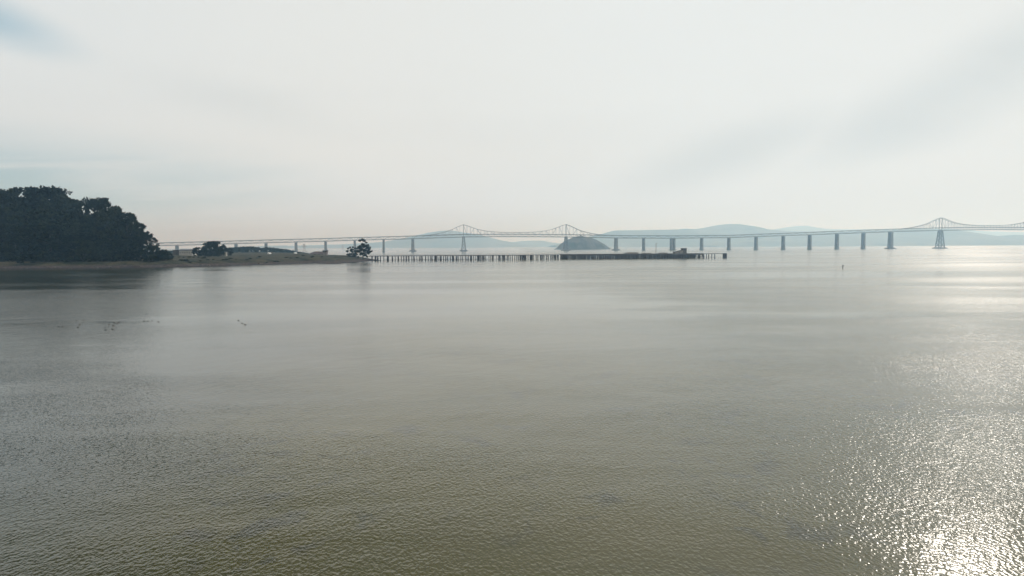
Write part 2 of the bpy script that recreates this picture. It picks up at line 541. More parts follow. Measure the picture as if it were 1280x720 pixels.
def make_tree(seed, hgt, wid, nclump, per, size, base=0.18, top_heavy=0.5, leaf='leaf', lean=0.0, gaps=0.0):
    """a unit-built tree of height hgt and crown width wid, at the origin"""
    rg = random.Random(seed)
    root = empty('tree')
    tk = MB()
    tops = []
    r0 = hgt * 0.022
    pts = [(lean * t * t * hgt * 0.4 + rg.uniform(-1, 1) * 0.01 * hgt * t, rg.uniform(-1, 1) * 0.012 * hgt * t, -0.6 + t * hgt * 0.82) for t in (0, .2, .4, .6, .8, 1)]
    tk.tube(pts, [r0 * 1.25, r0, r0 * .82, r0 * .6, r0 * .38, r0 * .12])
    for k in range(11):
        t = base + 0.05 + (0.75 - base) * k / 10
        a = k * 2.4 + rg.uniform(-.4, .4)
        s = Vector((lean * t * t * hgt * 0.4, 0, t * hgt * 0.82))
        prof = math.sin(math.pi * min(1, max(0.08, (t - base) / (1 - base) * 0.8 + 0.12))) ** 0.6
        L = wid * 0.46 * prof * rg.uniform(0.75, 1.05)
        e = s + Vector((math.cos(a) * L, math.sin(a) * L, hgt * rg.uniform(0.08, 0.2)))
        mdl = s.lerp(e, 0.5) + Vector((0, 0, -0.02 * hgt))
        tk.tube([s, mdl, e], [r0 * .42, r0 * .26, r0 * .08], 5)
        tops.append(e)
    tk.build('trunk', M['bark'], root, True)
    cr = MB()
    cs = list(tops)
    while len(cs) < nclump:
        a = rg.uniform(0, 6.283)
        t = base + (1 - base) * (rg.random() ** top_heavy if top_heavy < 1 else rg.random())
        u = (t - base) / (1 - base)
        prof = (math.sin(math.pi * min(0.98, 0.14 + 0.8 * u))) ** 0.62
        rr = wid * 0.5 * prof * math.sqrt(rg.uniform(0.15, 1.0)) * (1 + 0.22 * math.sin(3 * a + seed))
        cs.append(Vector((lean * t * t * hgt * 0.4 + math.cos(a) * rr, math.sin(a) * rr, t * hgt)))
    for c in cs:
        if gaps and rg.random() < gaps:
            continue
        r = wid * rg.uniform(0.075, 0.15)
        z = min(c.z, hgt - r * 0.6)
        leaf_cluster(cr, (c.x, c.y, z), r, per, size, rg)
    cr.build('crown', M[leaf], root)
    return root


protos = []                       # built at a height of 20 m, scaled where they stand
specs = [dict(hgt=20, wid=18, nclump=88, per=46, size=0.62, base=0.10, top_heavy=0.75),
         dict(hgt=20, wid=15, nclump=80, per=46, size=0.6, base=0.14, top_heavy=0.6, gaps=0.08),
         dict(hgt=20, wid=20, nclump=92, per=46, size=0.65, base=0.06, top_heavy=0.9),
         dict(hgt=20, wid=13, nclump=70, per=46, size=0.58, base=0.2, top_heavy=0.55, lean=0.12, gaps=0.12),
         dict(hgt=20, wid=17, nclump=76, per=46, size=0.6, base=0.16, top_heavy=0.5, leaf='leaf_grey', gaps=0.1)]
for i, s in enumerate(specs):
    protos.append(make_tree(31 + i, **s))
used = set()


def place_tree(k, px, ytop, Y, label, group=None, wide=1.0, z=None, name='tree', cat='tree'):
    """tree of kind k whose top is seen at (px, ytop) when it stands Y metres away"""
    p = at(px, ytop, Y)
    z = ground(p.x, p.y) if z is None else z
    hgt = max(1.5, p.z - z)
    o = protos[k] if k not in used else copy_tree(protos[k])
    used.add(k)
    o.name = name
    o.location = (p.x, p.y, z)
    s = hgt / 20.0
    o.scale = (s * wide, s * wide, s)
    o.rotation_euler = (0, 0, rnd.uniform(0, 6.28))
    tag(o, label, cat, group)
    return o


GR = 'trees of the grove on the left shore'
SIL = [(-80, 240), (-40, 238), (0, 237), (12, 238), (25, 235), (45, 236), (60, 234.5), (72, 239), (84, 252), (96, 250), (104, 256), (114, 253),
       (124, 250), (134, 254), (145, 261), (160, 268), (168, 272), (178, 284), (188, 290), (197, 294), (205, 309), (214, 315)]
ridge = [
    (0, 2, 236.8, 610, 1.0, 'tree whose crown is cut by the left edge at the top of the grove'),
    (2, 29, 234.6, 620, 1.0, 'broad dark tree with flat top forming the left summit of the grove'),
    (1, 57, 234.2, 600, 1.15, 'tall rounded tree at the highest point of the grove, before the skyline drops'),
    (4, 73, 243.5, 585, 0.75, 'tree on the falling shoulder right of the highest crown in the grove'),
    (3, 96, 249.5, 640, 0.7, 'thin wispy tree standing up in the dip between the two humps of the grove'),
    (2, 122, 247.0, 575, 0.6, 'dark domed tree crowning the right hump of the grove'),
    (4, 141, 258.0, 560, 0.7, 'grey green tree just right of the dark domed crown on the right hump'),
    (1, 158, 266.5, 552, 0.85, 'loose tree with a tufted top on the sloping right side of the grove'),
    (3, 171.5, 279.5, 548, 0.85, 'leaning open tree with sky showing through, near the right end of the grove'),
    (4, 183, 290, 545, 0.8, 'last tall tree at the right end of the grove, crown hanging over the shore'),
]
for k, px, y, Y, wd, lab in ridge:
    place_tree(k, px, y, Y, lab, GR, wd)
INNER = 'dark evergreen tree inside the dense shaded grove, crown merging with its neighbours'
for Y, add, step, wd in ((650, 12, 19, 1.0), (600, 17, 17, 1.0), (570, 30, 15, 1.0), (552, 45, 15, 1.1)):
    px = -58 + rnd.uniform(0, 8)
    while px < 178 - add * 0.15:
        y = lin(SIL, px) + add + rnd.uniform(-5, 7)
        place_tree(rnd.choice((0, 1, 2, 2, 4)), px, min(y, 300), Y + rnd.uniform(-9, 9), INNER, GR, wd * rnd.uniform(0.9, 1.2))
        px += step * rnd.uniform(0.75, 1.25)

# shrubs: smaller, wider, leafy to the ground
sh = []
for i in range(3):
    root = empty('shrub')
    rg = random.Random(90 + i)
    st = MB()
    cr = MB()
    for k in range(6):
        a = rg.uniform(0, 6.28)
        st.tube([(0, 0, -0.3), (math.cos(a) * .9, math.sin(a) * .9, 1.6), (math.cos(a) * 2.0, math.sin(a) * 2.0, 3.2)], [.12, .09, .03], 5)
    for k in range(34):
        a, t = rg.uniform(0, 6.28), rg.random()
        rr = 3.1 * math.sqrt(rg.random()) * math.sqrt(max(0, 1 - t * t)) ** 0.6
        leaf_cluster(cr, (math.cos(a) * rr, math.sin(a) * rr, 0.5 + t * 3.6), rg.uniform(.6, 1.0), 36, 0.3, rg)
    st.build('stem', M['bark'], root, True)
    cr.build('foliage', M['leaf_grey' if i == 1 else 'leaf'], root)
    sh.append([root, False])


def place_shrub(px, ytop, Y, label, group=None, wide=1.0, name='shrub'):
    p = at(px, ytop, Y)
    z = ground(p.x, p.y)
    hgt = max(1.0, p.z - z)
    e = rnd.choice(sh)
    o = copy_tree(e[0]) if e[1] else e[0]
    e[1] = True
    o.name = name
    o.location = (p.x, p.y, z)
    s = hgt / 4.6
    o.scale = (s * wide, s * wide, s)
    o.rotation_euler = (0, 0, rnd.uniform(0, 6.28))
    tag(o, label, 'shrub', group)


px = -30
while px < 186:
    place_shrub(px, 314 + rnd.uniform(-4, 4), 543 + rnd.uniform(-5, 6), 'dark bushy shrub filling the foot of the grove above the beach', 'shrubs along the foot of the grove', rnd.uniform(1.2, 1.7))
    px += rnd.uniform(9, 15)
for px, y, Y, lab in ((188, 306, 541, 'tall dark shrub under the overhanging crown at the right end of the grove'),
                      (197, 308.5, 546, 'rounded dark shrub, second from the top on the slope right of the grove'),
                      (203, 311.5, 552, 'low dark shrub at the foot of the slope right of the grove'),
                      (209, 314.5, 562, 'lowest shrub right of the grove, touching the long pale building')):
    place_shrub(px, y, Y, lab, 'shrubs stepping down beside the grove', 1.0)
px = 186
while px < 262:
    place_shrub(px, 320.5 + rnd.uniform(-1, 1.2) - (px - 186) * 0.004, 590 + (px - 186) * 0.5 + rnd.uniform(-14, 4), 'small low shrub in the rough grass bank below the long pale building', 'low shrubs on the grass bank', 1.5)
    px += rnd.uniform(5, 10)


def single_tree(name, px, ybase, ytop, Y, wid_px, spec, label):
    pb, pt = at(px, ybase, Y), at(px, ytop, Y)
    z = min(ground(pb.x, pb.y), pb.z)
    o = make_tree(hgt=pt.z - z, wid=wid_px * Y / F, **spec)
    o.name = name
    o.location = (pb.x, pb.y, z)
    tag(o, label, 'tree')
    return o


single_tree('round_tree', 267, 320.5, 301.6, 690, 27, dict(seed=201, nclump=130, per=60, size=0.62, base=0.05, top_heavy=1.0), 'compact dome shaped dark tree standing alone on the shore right of the pale building')
single_tree('small_tree', 248, 320.0, 309.0, 700, 15, dict(seed=207, nclump=60, per=50, size=0.55, base=0.05, top_heavy=1.0), 'small low tree between the pale building and the dome shaped tree')
single_tree('small_tree', 285, 320.0, 309.5, 760, 13, dict(seed=209, nclump=60, per=50, size=0.55, base=0.08, top_heavy=1.0, leaf='leaf_grey'), 'small olive tree just right of the dome shaped tree')
# the pair of trees at the tip of the spit
TY = 728
pb = at(453.5, 325, TY)
t = empty('spit_tree', (pb.x, pb.y, 1.2))
rg = random.Random(55)
k = TY / F
tk, cr = MB(), MB()
gz = lambda y: at(453.5, y, TY).z - 1.2
tk.tube([(0, 0, -1), (.3, 0, gz(318)), (.9, 0, gz(309)), (0.2, 0, gz(301))], [.55, .45, .3, .1])
for (x, y, r) in ((-6.5, 317, 1), (-4.5, 311, 1), (-1.5, 306, 1), (3, 305, 1), (6.5, 308, 1), (8.5, 313, 1), (5, 317, 1), (10, 315, 1), (-3, 301.2, 1), (3.5, 303, 1)):
    tk.tube([(.3, 0, gz(min(321, y + 7))), (x * k * .5, rg.uniform(-2, 2), gz(y + 2.5)), (x * k, rg.uniform(-3, 3), gz(y))], [.28, .18, .06], 5)
for (x, y, r, n) in ((-6, 314, 2.6, 170), (-7.5, 318, 2.0, 110), (-3, 309, 2.8, 200), (1, 306, 2.7, 210), (4.5, 308, 2.7, 190), (7.5, 311, 2.4, 160), (6, 316, 2.4, 150),
                     (2.5, 313, 3.0, 210), (-1, 317, 2.6, 150), (9.8, 314.5, 1.7, 80), (11.3, 314, 1.2, 45), (3, 319, 2.2, 110), (-3, 300.6, 2.2, 90), (-0.5, 299.6, 2.3, 100), (2.5, 300.9, 2.1, 80), (4.8, 303.2, 1.6, 55), (-6, 321, 1.6, 70), (6, 321, 1.6, 60)):
    leaf_cluster(cr, (x * k, rg.uniform(-2.5, 2.5), gz(y)), r, int(n * 2), 0.5, rg, 0.75)
for i in range(44):
    a, q = rg.uniform(0, 6.28), math.sqrt(rg.random())
    leaf_cluster(cr, ((1.8 + 8.6 * q * math.cos(a)) * k, rg.uniform(-4, 4), gz(312.5 + 7.2 * q * math.sin(a))), rg.uniform(1.4, 2.2), 90, 0.45, rg, 0.8)
tk.build('trunk', M['bark'], t, True)
cr.build('crown', M['leaf'], t)
tag(t, 'tall open crowned tree with a separate top tuft at the tip of the spit', 'tree')
pb = at(440, 324, TY + 6)
t = empty('spit_tree', (pb.x, pb.y, 1.6))
tk, cr = MB(), MB()
gz = lambda y: at(440, y, TY + 6).z - 1.6
for (x, y) in ((-5, 310.5), (-2.5, 309), (1, 308.2), (4.5, 310), (6, 313), (-6, 315)):
    tk.tube([(0, 0, -.8), (x * k * .45, 0, gz(y + 6)), (x * k, rg.uniform(-1.5, 1.5), gz(y))], [.25, .16, .05], 5)
for (x, y, r, n) in ((-4.6, 310.5, 1.5, 55), (-2.2, 309.3, 1.4, 50), (1.3, 309, 1.5, 55), (4.2, 310.5, 1.5, 60), (-5.2, 314, 1.8, 80), (-1, 313, 1.9, 90), (3.5, 314, 1.9, 80), (6, 313.5, 1.4, 45),
                     (-4.5, 318.5, 2.1, 110), (0.5, 318, 2.2, 120), (4.5, 318, 1.8, 80), (-2.5, 321.5, 1.9, 90), (2, 321.5, 1.8, 80)):
    leaf_cluster(cr, (x * k, rg.uniform(-2, 2), gz(y)), r, int(n * 2), 0.46, rg, 0.85)
for i in range(26):
    a, q = rg.uniform(0, 6.28), math.sqrt(rg.random())
    leaf_cluster(cr, ((6.2 * q * math.cos(a)) * k, rg.uniform(-3, 3), gz(317 + 6 * q * math.sin(a))), rg.uniform(1.1, 1.7), 70, 0.42, rg, 0.85)
tk.build('stem', M['bark'], t, True)
cr.build('foliage', M['leaf'], t)
tag(t, 'feathery many stemmed tree left of the tall tree on the spit', 'tree')

# distant wood on the headland behind the spit
prof = [(208, 312.6), (222, 311.8), (240, 312.5), (262, 311), (275, 310), (285, 309.3), (295, 308.6), (303, 307.4), (313, 307.4), (322, 308.5), (335, 308.7), (345, 309.2), (355, 310.7), (365, 312.6), (375, 314.6), (385, 316.4)]
wd = MB()
rg = random.Random(5)
for i in range(620):
    px = 206 + 180 * rg.random()
    Y = 1180 + rg.uniform(0, 130)
    top = at(px, lin(prof, px) + rg.uniform(0, 0.9), Y)
    zt = top.z - 2.2
    z = zt - (zt - 2.0) * rg.random() ** 1.6
    leaf_cluster(wd, (top.x, top.y, z), rg.uniform(2.4, 4.6), 60, 1.25, rg, 0.7)
tag(wd.build('treeline', M['leaf_far']), 'dark band of distant trees on the headland behind the spit, under the bridge deck', 'wood', kind='stuff')

rk = []
for i in range(4):
    rg = random.Random(300 + i)
    bmv, bmf = [], []
    nu, nv = 10, 7
    for a in range(nv):
        th = math.pi * a / (nv - 1)
        for c_ in range(nu):
            ph = 2 * math.pi * c_ / nu
            d = Vector((math.sin(th) * math.cos(ph), math.sin(th) * math.sin(ph), math.cos(th)))
            r = 1 + 0.55 * noise.noise(d * 1.3 + Vector((i * 7.1, 0, 0)))
            bmv.append((d.x * r * 1.3, d.y * r, max(-.3, d.z * r * .62)))
    for a in range(nv - 1):
        for c_ in range(nu):
            bmf.append((a * nu + c_, (a + 1) * nu + c_, (a + 1) * nu + (c_ + 1) % nu, a * nu + (c_ + 1) % nu))
    mb = MB()
    mb.add(bmv, bmf)
    o = mb.build('shore_rock', M['rock'])
    rk.append([o, False])
for i in range(34):
    px = -20 + 470 * (i + rnd.random()) / 34
    p = on_z(px, lin(front, px))
    q = Vector((0, 1))
    y = p.y + rnd.uniform(1.5, 9)
    e = rnd.choice(rk)
    o = e[0].copy() if e[1] else e[0]
    if e[1]:
        COL.objects.link(o)
    e[1] = True
    o.location = (p.x * y / p.y, y, ground(p.x * y / p.y, y) + .1)
    sc_ = rnd.choice((.45, .6, .7, .9, 1.2))
    o.scale = (sc_ * rnd.uniform(.9, 1.6), sc_, sc_)
    o.rotation_euler = (0, 0, rnd.uniform(0, 6.28))
    tag(o, 'dark weathered boulder lying along the waterline of the left shore', 'boulder', 'boulders along the left waterline')
px = -25
while px < 205:
    p = on_z(px, lin(front, px))
    place_shrub(px, 323.5 + (335.5 - lin(front, 0)) - (336.2 - lin(front, px)) * .9 + rnd.uniform(0.9, 3.2), p.y + rnd.uniform(16, 34),
                'tiny low tuft of scrub on the rough bank above the left beach', 'scrub tufts on the bank above the beach', rnd.uniform(1.2, 2.0), 'scrub_tuft')
    px += rnd.uniform(8, 20)

for i in range(30):
    px = 206 + 222 * (i + rnd.random()) / 30
    p = on_z(px, lin(front, px))
    y = p.y + rnd.uniform(9, 70)
    x = p.x * y / p.y
    if poly_sd(np.array([x]), np.array([y]))[0] < 6:
        continue
    e = rnd.choice(sh)
    o = copy_tree(e[0])
    o.name = 'scrub_tuft'
    s_ = rnd.uniform(.7, 1.6) / 4.6
    o.location = (x, y, ground(x, y) - .1)
    o.scale = (s_ * rnd.uniform(1.6, 3.2), s_ * 1.6, s_)
    o.rotation_euler = (0, 0, 0)
    tag(o, 'low flat patch of scrub in the rough grass of the spit', 'scrub', 'scrub patches on the spit')

# ------------------------------------------------------------------ buildings on the shore
def gable(mb, L, W, z0, z1, over=0.4, th=0.25):
    """a gable roof along x"""
    x, y = L / 2 + over, W / 2 + over
    mb.add([(-x, -y, z0), (x, -y, z0), (x, 0, z1), (-x, 0, z1), (x, y, z0), (-x, y, z0),
            (-x, -y, z0 - th), (x, -y, z0 - th), (x, y, z0 - th), (-x, y, z0 - th)],
           [(0, 1, 2, 3), (3, 2, 4, 5), (0, 3, 5, 9, 6), (2, 1, 7, 8, 4), (1, 0, 6, 7), (5, 4, 8, 9), (6, 9, 8, 7)])


BY = 715
p0, p1 = at(224, 318.5, BY), at(241, 318.5, BY)
zb = min(p0.z, ground((p0.x + p1.x) / 2, BY + 3)) - 0.3
ptop = at(232, 313.2, BY).z
L = p1.x - p0.x
bd = empty('long_building', ((p0.x + p1.x) / 2, BY + 4.5, zb))
mb = MB(); mb.box((0, 0, (ptop - zb) / 2), (L, 9, ptop - zb)); mb.build('wall', M['pale_wall'], bd)
mb = MB(); gable(mb, L, 9, ptop - zb + 0.26, ptop - zb + 1.5, 0.5); mb.build('roof', M['grey_roof'], bd)
wa = MB(); wa.box((-L / 2 - 3.7, 0.8, (ptop - zb) / 2 + .2), (7.2, 8, ptop - zb + .3)); wa.build('annex', M['shack_dark'], bd)
ra = MB(); ra.box((-L / 2 - 3.9, 0.8, ptop - zb + 0.5), (7.4, 8.8, 0.28)); ra.build('annex_roof', M['grey_roof'], bd)
for k in range(6):
    wi = MB(); wi.box((-L / 2 + L * (k + .5) / 6, -4.51, (ptop - zb) * .58), (1.1, 0.08, .8)); wi.build('window', M['glass'], bd)
tag(bd, 'long low pale building with a dark roof between the grove and the dome shaped tree', 'building')

p = at(242.6, 317.5, BY - 6)
sd = empty('white_shed', (p.x, BY - 6, min(p.z, ground(p.x, BY - 6))))
hz = at(242.6, 313.8, BY - 6).z - sd.location.z
mb = MB(); mb.box((0, 0, hz / 2 - .2), (2.6, 2.4, hz)); mb.build('wall', M['white'], sd)
mb = MB(); gable(mb, 2.6, 2.4, hz - .1, hz + .5, .12, .08); mb.build('roof', M['white'], sd)
mb = MB(); mb.box((0.3, -1.22, 1.0), (.9, .06, 2.0)); mb.build('door', M['shack_dark'], sd)
tag(sd, 'small bright white shed at the right end of the long pale building', 'shed')

p = at(282.4, 319.0, 700)
sd = empty('pale_hut', (p.x, 700, min(p.z, ground(p.x, 700))))
hz = at(282.4, 315.0, 700).z - sd.location.z
mb = MB(); mb.box((0, 0, hz / 2 - .2), (2.0, 2.0, hz)); mb.build('wall', M['pale_wall'], sd)
mb = MB(); gable(mb, 2.0, 2.0, hz - .1, hz + .45, .15, .08); mb.build('roof', M['grey_roof'], sd)
tag(sd, 'tiny pale hut at the right foot of the dome shaped tree', 'hut')


def van(px, py, Y, label):
    p = at(px, py, Y)
    o = empty('van', (p.x, p.y, ground(p.x, p.y)), 1.35)
    mb = MB()
    pr = [(-2.6, .4), (-2.6, 2.3), (-2.4, 2.5), (1.2, 2.5), (1.9, 1.5), (2.6, 1.3), (2.6, .4)]
    n = len(pr)
    mb.add([(x, -1, z) for x, z in pr] + [(x, 1, z) for x, z in pr], [tuple(range(n)), tuple(range(2 * n - 1, n - 1, -1))] + [(i, n + i, n + (i + 1) % n, (i + 1) % n) for i in range(n)])
    mb.build('body', M['white'], o)
    for x in (-1.7, 1.7):
        for y in (-.92, .92):
            wm = MB(); wm.tube([(x, y - .12, .38), (x, y + .12, .38)], [.38, .38], 12); wm.build('wheel', M['rubber'], o)
    wm = MB(); wm.box((.8, -1.02, 1.9), (1.0, .05, .6)); wm.build('window', M['glass'], o)
    tag(o, label, 'van', 'white vehicles parked below the wood')


van(337, 318.6, 860, 'white van parked at the middle of the dark wood behind the grass bank')
van(369.5, 318.6, 900, 'white van parked where the dark wood slopes down beside the brown roofed house')

HY = 835
p0, p1 = at(386, 319.5, HY), at(406, 319.5, HY)
L = p1.x - p0.x
zb = min(p0.z, ground(p0.x, HY))
ze, zr = at(395, 317.2, HY).z - zb, at(395, 314.3, HY).z - zb
hs = empty('low_house', ((p0.x + p1.x) / 2, HY + 5, zb))
mb = MB(); mb.box((0, 0, ze / 2), (L, 9, ze)); mb.build('wall', M['tan_wall'], hs)
mb = MB()
x, y = L / 2 + .6, 5.1
mb.add([(-x, -y, ze + .02), (x, -y, ze + .02), (x, y, ze + .02), (-x, y, ze + .02), (-x + 6.5, 0, zr), (x - 1.5, 0, zr)], [(0, 1, 5, 4), (1, 2, 5), (2, 3, 4, 5), (3, 0, 4), (3, 2, 1, 0)])
mb.build('roof', M['brown_roof'], hs)
for k in range(4):
    wi = MB(); wi.box((-L / 2 + L * (k + .5) / 4, -4.53, ze * .55), (1.4, .08, ze * .4)); wi.build('window', M['glass'], hs)
tag(hs, 'low brown house with a long hipped roof behind the grass bank of the spit', 'house')

p = at(406.8, 319.8, HY - 14)
zb = min(p.z, ground(p.x, HY - 14))
ct = empty('lookout_cabin', (p.x, HY - 14, zb))
zt = at(406.8, 313.4, HY - 14).z - zb
mb = MB(); mb.frustum((0, 0), (5.0, 5.0), (4.6, 4.6), -.3, zt * .62); mb.build('wall', M['tan_wall'], ct)
mb = MB(); mb.frustum((0, 0), (5.4, 5.4), (5.6, 5.6), zt * .62, zt - .05); mb.build('upper_room', M['tan_wall'], ct)
mb = MB(); mb.frustum((0, 0), (7.4, 7.4), (3.6, 3.6), zt, zt + .9); mb.build('roof', M['grey_roof'], ct)
for sx in (-1.3, 1.3):
    wi = MB(); wi.box((sx, -2.78, zt * .8), (1.7, .1, zt * .16)); wi.build('window', M['glass'], ct)
mb = MB(); mb.box((0.8, -2.5, 1.0), (1.0, .12, 2.0)); mb.build('door', M['shack_dark'], ct)
tag(ct, 'squat two storey lookout cabin with overhanging roof at the right end of the brown house', 'cabin')


def pylon(px, ybase, ytop, Y, wpx, label):
    p = at(px, ybase, Y)
    H_ = at(px, ytop, Y).z - p.z
    hb = wpx * Y / F / 2
    o = empty('pylon', (p.x, p.y, p.z))
    mb = MB()
    hw = lambda t: hb * (1 - t) ** 1.2 + 0.7 * t
    lv = [0, .22, .42, .6, .76, .9, 1.0]
    for a, b_ in zip(lv, lv[1:]):
        for sx in (-1, 1):
            for sy in (-1, 1):
                mb.bar((sx * hw(a), sy * hw(a), a * H_), (sx * hw(b_), sy * hw(b_), b_ * H_), .35)
            mb.bar((sx * hw(a), -hw(a), a * H_), (-sx * hw(b_), -hw(b_), b_ * H_), .22)
            mb.bar((sx * hw(a), hw(a), a * H_), (-sx * hw(b_), hw(b_), b_ * H_), .22)
    mb.build('lattice_mast', M['pylon'], o)
    for tz, l in ((.72, 5.5), (.86, 4.5), (.97, 3.5)):
        cm = MB(); cm.bar((-l, 0, tz * H_), (l, 0, tz * H_), .35); cm.bar((-l, 0, tz * H_), (0, 0, tz * H_ + 1.4), .2); cm.bar((l, 0, tz * H_), (0, 0, tz * H_ + 1.4), .2)
        cm.build('cross_arm', M['pylon'], o)
    tag(o, label, 'pylon', 'power pylons behind the spit')


pylon(380.5, 317, 305.0, 1480, 5.0, 'pale lattice power pylon where the wood slopes down to the brown house')
pylon(428.5, 316.5, 306.5, 2900, 3.5, 'faint far lattice pylon across the water behind the spit, left of the tree pair')

# ------------------------------------------------------------------ old wharf
a0, a1 = at(461, 320, 742), at(908.5, 317, 792)
A, B = Vector((a0.x, a0.y, 0)), Vector((a1.x, a1.y, 0))
ax = (B - A).normalized()
nx = Vector((-ax.y, ax.x, 0))
RZ = math.atan2(ax.y, ax.x)
ZD = 5.4


def wpt(px, off=0.0):
    """the point of the wharf's front edge seen in column px"""
    d = ray(px, 320)
    # intersect the vertical plane of the ray with the line A + s*ax
    s = (d.y * A.x - d.x * A.y) / (d.x * ax.y - d.y * ax.x)
    return A + ax * s + nx * off


wh = empty('wharf', (0, 0, 0))


def deck_strip(px0, px1, wdt, z, th, name, mat):
    p, q = wpt(px0), wpt(px1)
    c = (p + q) / 2 + nx * (wdt / 2)
    mb = MB()
    mb.box((c.x, c.y, z - th / 2), ((q - p).length, wdt, th), RZ)
    return mb.build(name, mat, wh)


deck_strip(461, 705, 5, ZD, 0.75, 'walkway', M['deck'])
deck_strip(705, 879, 22, ZD + 0.35, 1.1, 'platform', M['deck'])
deck_strip(879, 906, 4, ZD + 0.3, 0.5, 'gangway', M['deck'])
mb = MB()
for px in range(463, 705, 3):
    p = wpt(px, 0.15)
    mb.bar((p.x, p.y, ZD), (p.x, p.y, ZD + 1.0), .12)
p, q = wpt(463, 0.15), wpt(704, 0.15)
mb.bar((p.x, p.y, ZD + 1.0), (q.x, q.y, ZD + 1.0), .14)
mb.build('railing', M['deck'], wh)
fr = MB()
p, q = wpt(706, -0.25), wpt(878, -0.25)
fr.bar((p.x, p.y, ZD - 1.35), (q.x, q.y, ZD - 1.35), .3, .7)
fr.bar((p.x, p.y, ZD - 3.2), (q.x, q.y, ZD - 3.2), .3, .45)
fr.build('fender_beam', M['timber'], wh)
wl = MB()
p, q = wpt(480, 4.4), wpt(640, 4.4)
wl.bar((p.x, p.y, 0.75), (q.x, q.y, 0.75), .2, .3)
wl.build('lower_beam', M['timber'], wh)

rg = random.Random(17)
front_piles, rest = [], []
px = 464.5
while px < 704:
    wpx = rg.choice((1.8, 2.2, 2.6, 3.2, 4.2))
    n = rg.choice((1, 1, 1, 2, 2))
    for j in range(n):
        front_piles.append((px + j * 0.95, rg.uniform(.2, .8), rg.uniform(.25, .36)))
        rest.append((px + j * 0.95 + rg.uniform(-.3, .3), rg.uniform(3.6, 4.6), rg.uniform(.26, .36)))
    px += wpx
for cpx in (616, 655.5, 545):
    for j in range(3):
        front_piles.append((cpx + (j - 1) * .75, rg.uniform(-.6, .5), .42))
for px in (880, 883.3, 886, 890, 893.5):
    front_piles.append((px, .4, .5))
    front_piles.append((px + .55, 1.6, .45))
px = 706
while px < 880:
    for off in (0.1, 4, 9, 14, 20):
        if rg.random() < 0.9:
            rest.append((px + rg.uniform(-.5, .5), off + rg.uniform(-.3, .8), rg.uniform(.32, .48)))
    px += rg.choice((1.3, 1.7, 2.2, 2.6) if px < 775 or px > 868 else (0.9, 1.1, 1.3, 1.6))


def pile(mb, px, off, r):
    p = wpt(px, off)
    lx, ly = rg.gauss(0, .22), rg.uniform(-.3, .3)
    mb.tube([(p.x + lx, p.y + ly, -1.2), (p.x, p.y, ZD - 0.45)], [r * 1.05, r * .95], 7)


for i, (px, off, r) in enumerate(front_piles):
    if i < 100:
        mb = MB()
        pile(mb, px, off, r)
        mb.build('pile', M['timber'], wh, True)
    else:
        rest.append((px, off, r))
mb = MB()
for q in rest:
    pile(mb, *q)
tag(mb.build('piles', M['timber'], wh), kind='stuff')
mb = MB()
for (dx_, off) in ((-2, 0), (-1.2, 1.5), (-.4, -.4), (.4, .9), (1.2, -.2), (2, .6), (-1.7, 2.4), (0, 2.4), (1.6, 2.4), (-.9, .2), (.9, .2)):
    p = wpt(906.6 + dx_ * 0.95, off)
    mb.tube([(p.x, p.y, -1.2), (p.x, p.y, ZD + .15 + .2 * math.sin(dx_ * 9))], [.5, .48], 8)
mb.build('mooring_cluster', M['timber'], wh)
tag(wh, 'long derelict timber wharf on crooked piles running out from the spit', 'wharf')


def wharf_box(name, px0, px1, y0, off, dep, mat, slope=0.0):
    p, q = wpt(px0, off), wpt(px1, off)
    hgt = max(.5, at((px0 + px1) / 2, y0, p.y).z - (ZD + .35))
    c = (p + q) / 2 + nx * dep / 2
    return Vector((c.x, c.y, ZD + .352)), (q - p).length, hgt


def timber_stack(px0, px1, y0, label):
    c, L, hg = wharf_box('', px0, px1, y0, 5, 5, None)
    mb = MB()
    n = max(2, int(hg / .45))
    for k in range(n):
        z = hg * (k + .5) / n
        for j in range(5):
            sh_ = rg.uniform(-.06, .06) * L
            mb.box((sh_ - 0.0 * k, -2 + j, z), (L * (1 - .12 * k / n) * rg.uniform(.86, 1), .86, hg / n * .94))
    o = mb.build('timber_stack', M['shack'], None, loc=c)
    o.rotation_euler = (0, 0, RZ)
    tag(o, label, 'timber stack', 'timber stacks on the wharf')


timber_stack(783, 800, 315.4, 'longest low timber stack on the wharf, left of the lamp post')
timber_stack(805, 816, 316.1, 'thin low timber stack on the wharf just left of the lamp post')
timber_stack(826, 837, 315.7, 'short timber stack on the wharf between the lamp post and the shack')

p = wpt(821.4, 4)
hp = at(821.4, 304.3, p.y).z - ZD
lp = empty('lamp_post', (p.x, p.y, ZD + .35))
mb = MB(); mb.tube([(0, 0, 0), (0, 0, hp * .6), (0, 0, hp)], [.3, .24, .18], 8); mb.build('pole', M['timber'], lp)
mb = MB(); mb.bar((0, 0, hp - .3), (1.7, 0, hp), .16); mb.build('arm', M['timber'], lp)
mb = MB(); mb.box((1.9, 0, hp - .02), (.9, .45, .28)); mb.build('lamp_head', M['pylon'], lp)
tag(lp, 'tall thin lamp post standing on the wharf platform', 'lamp post')

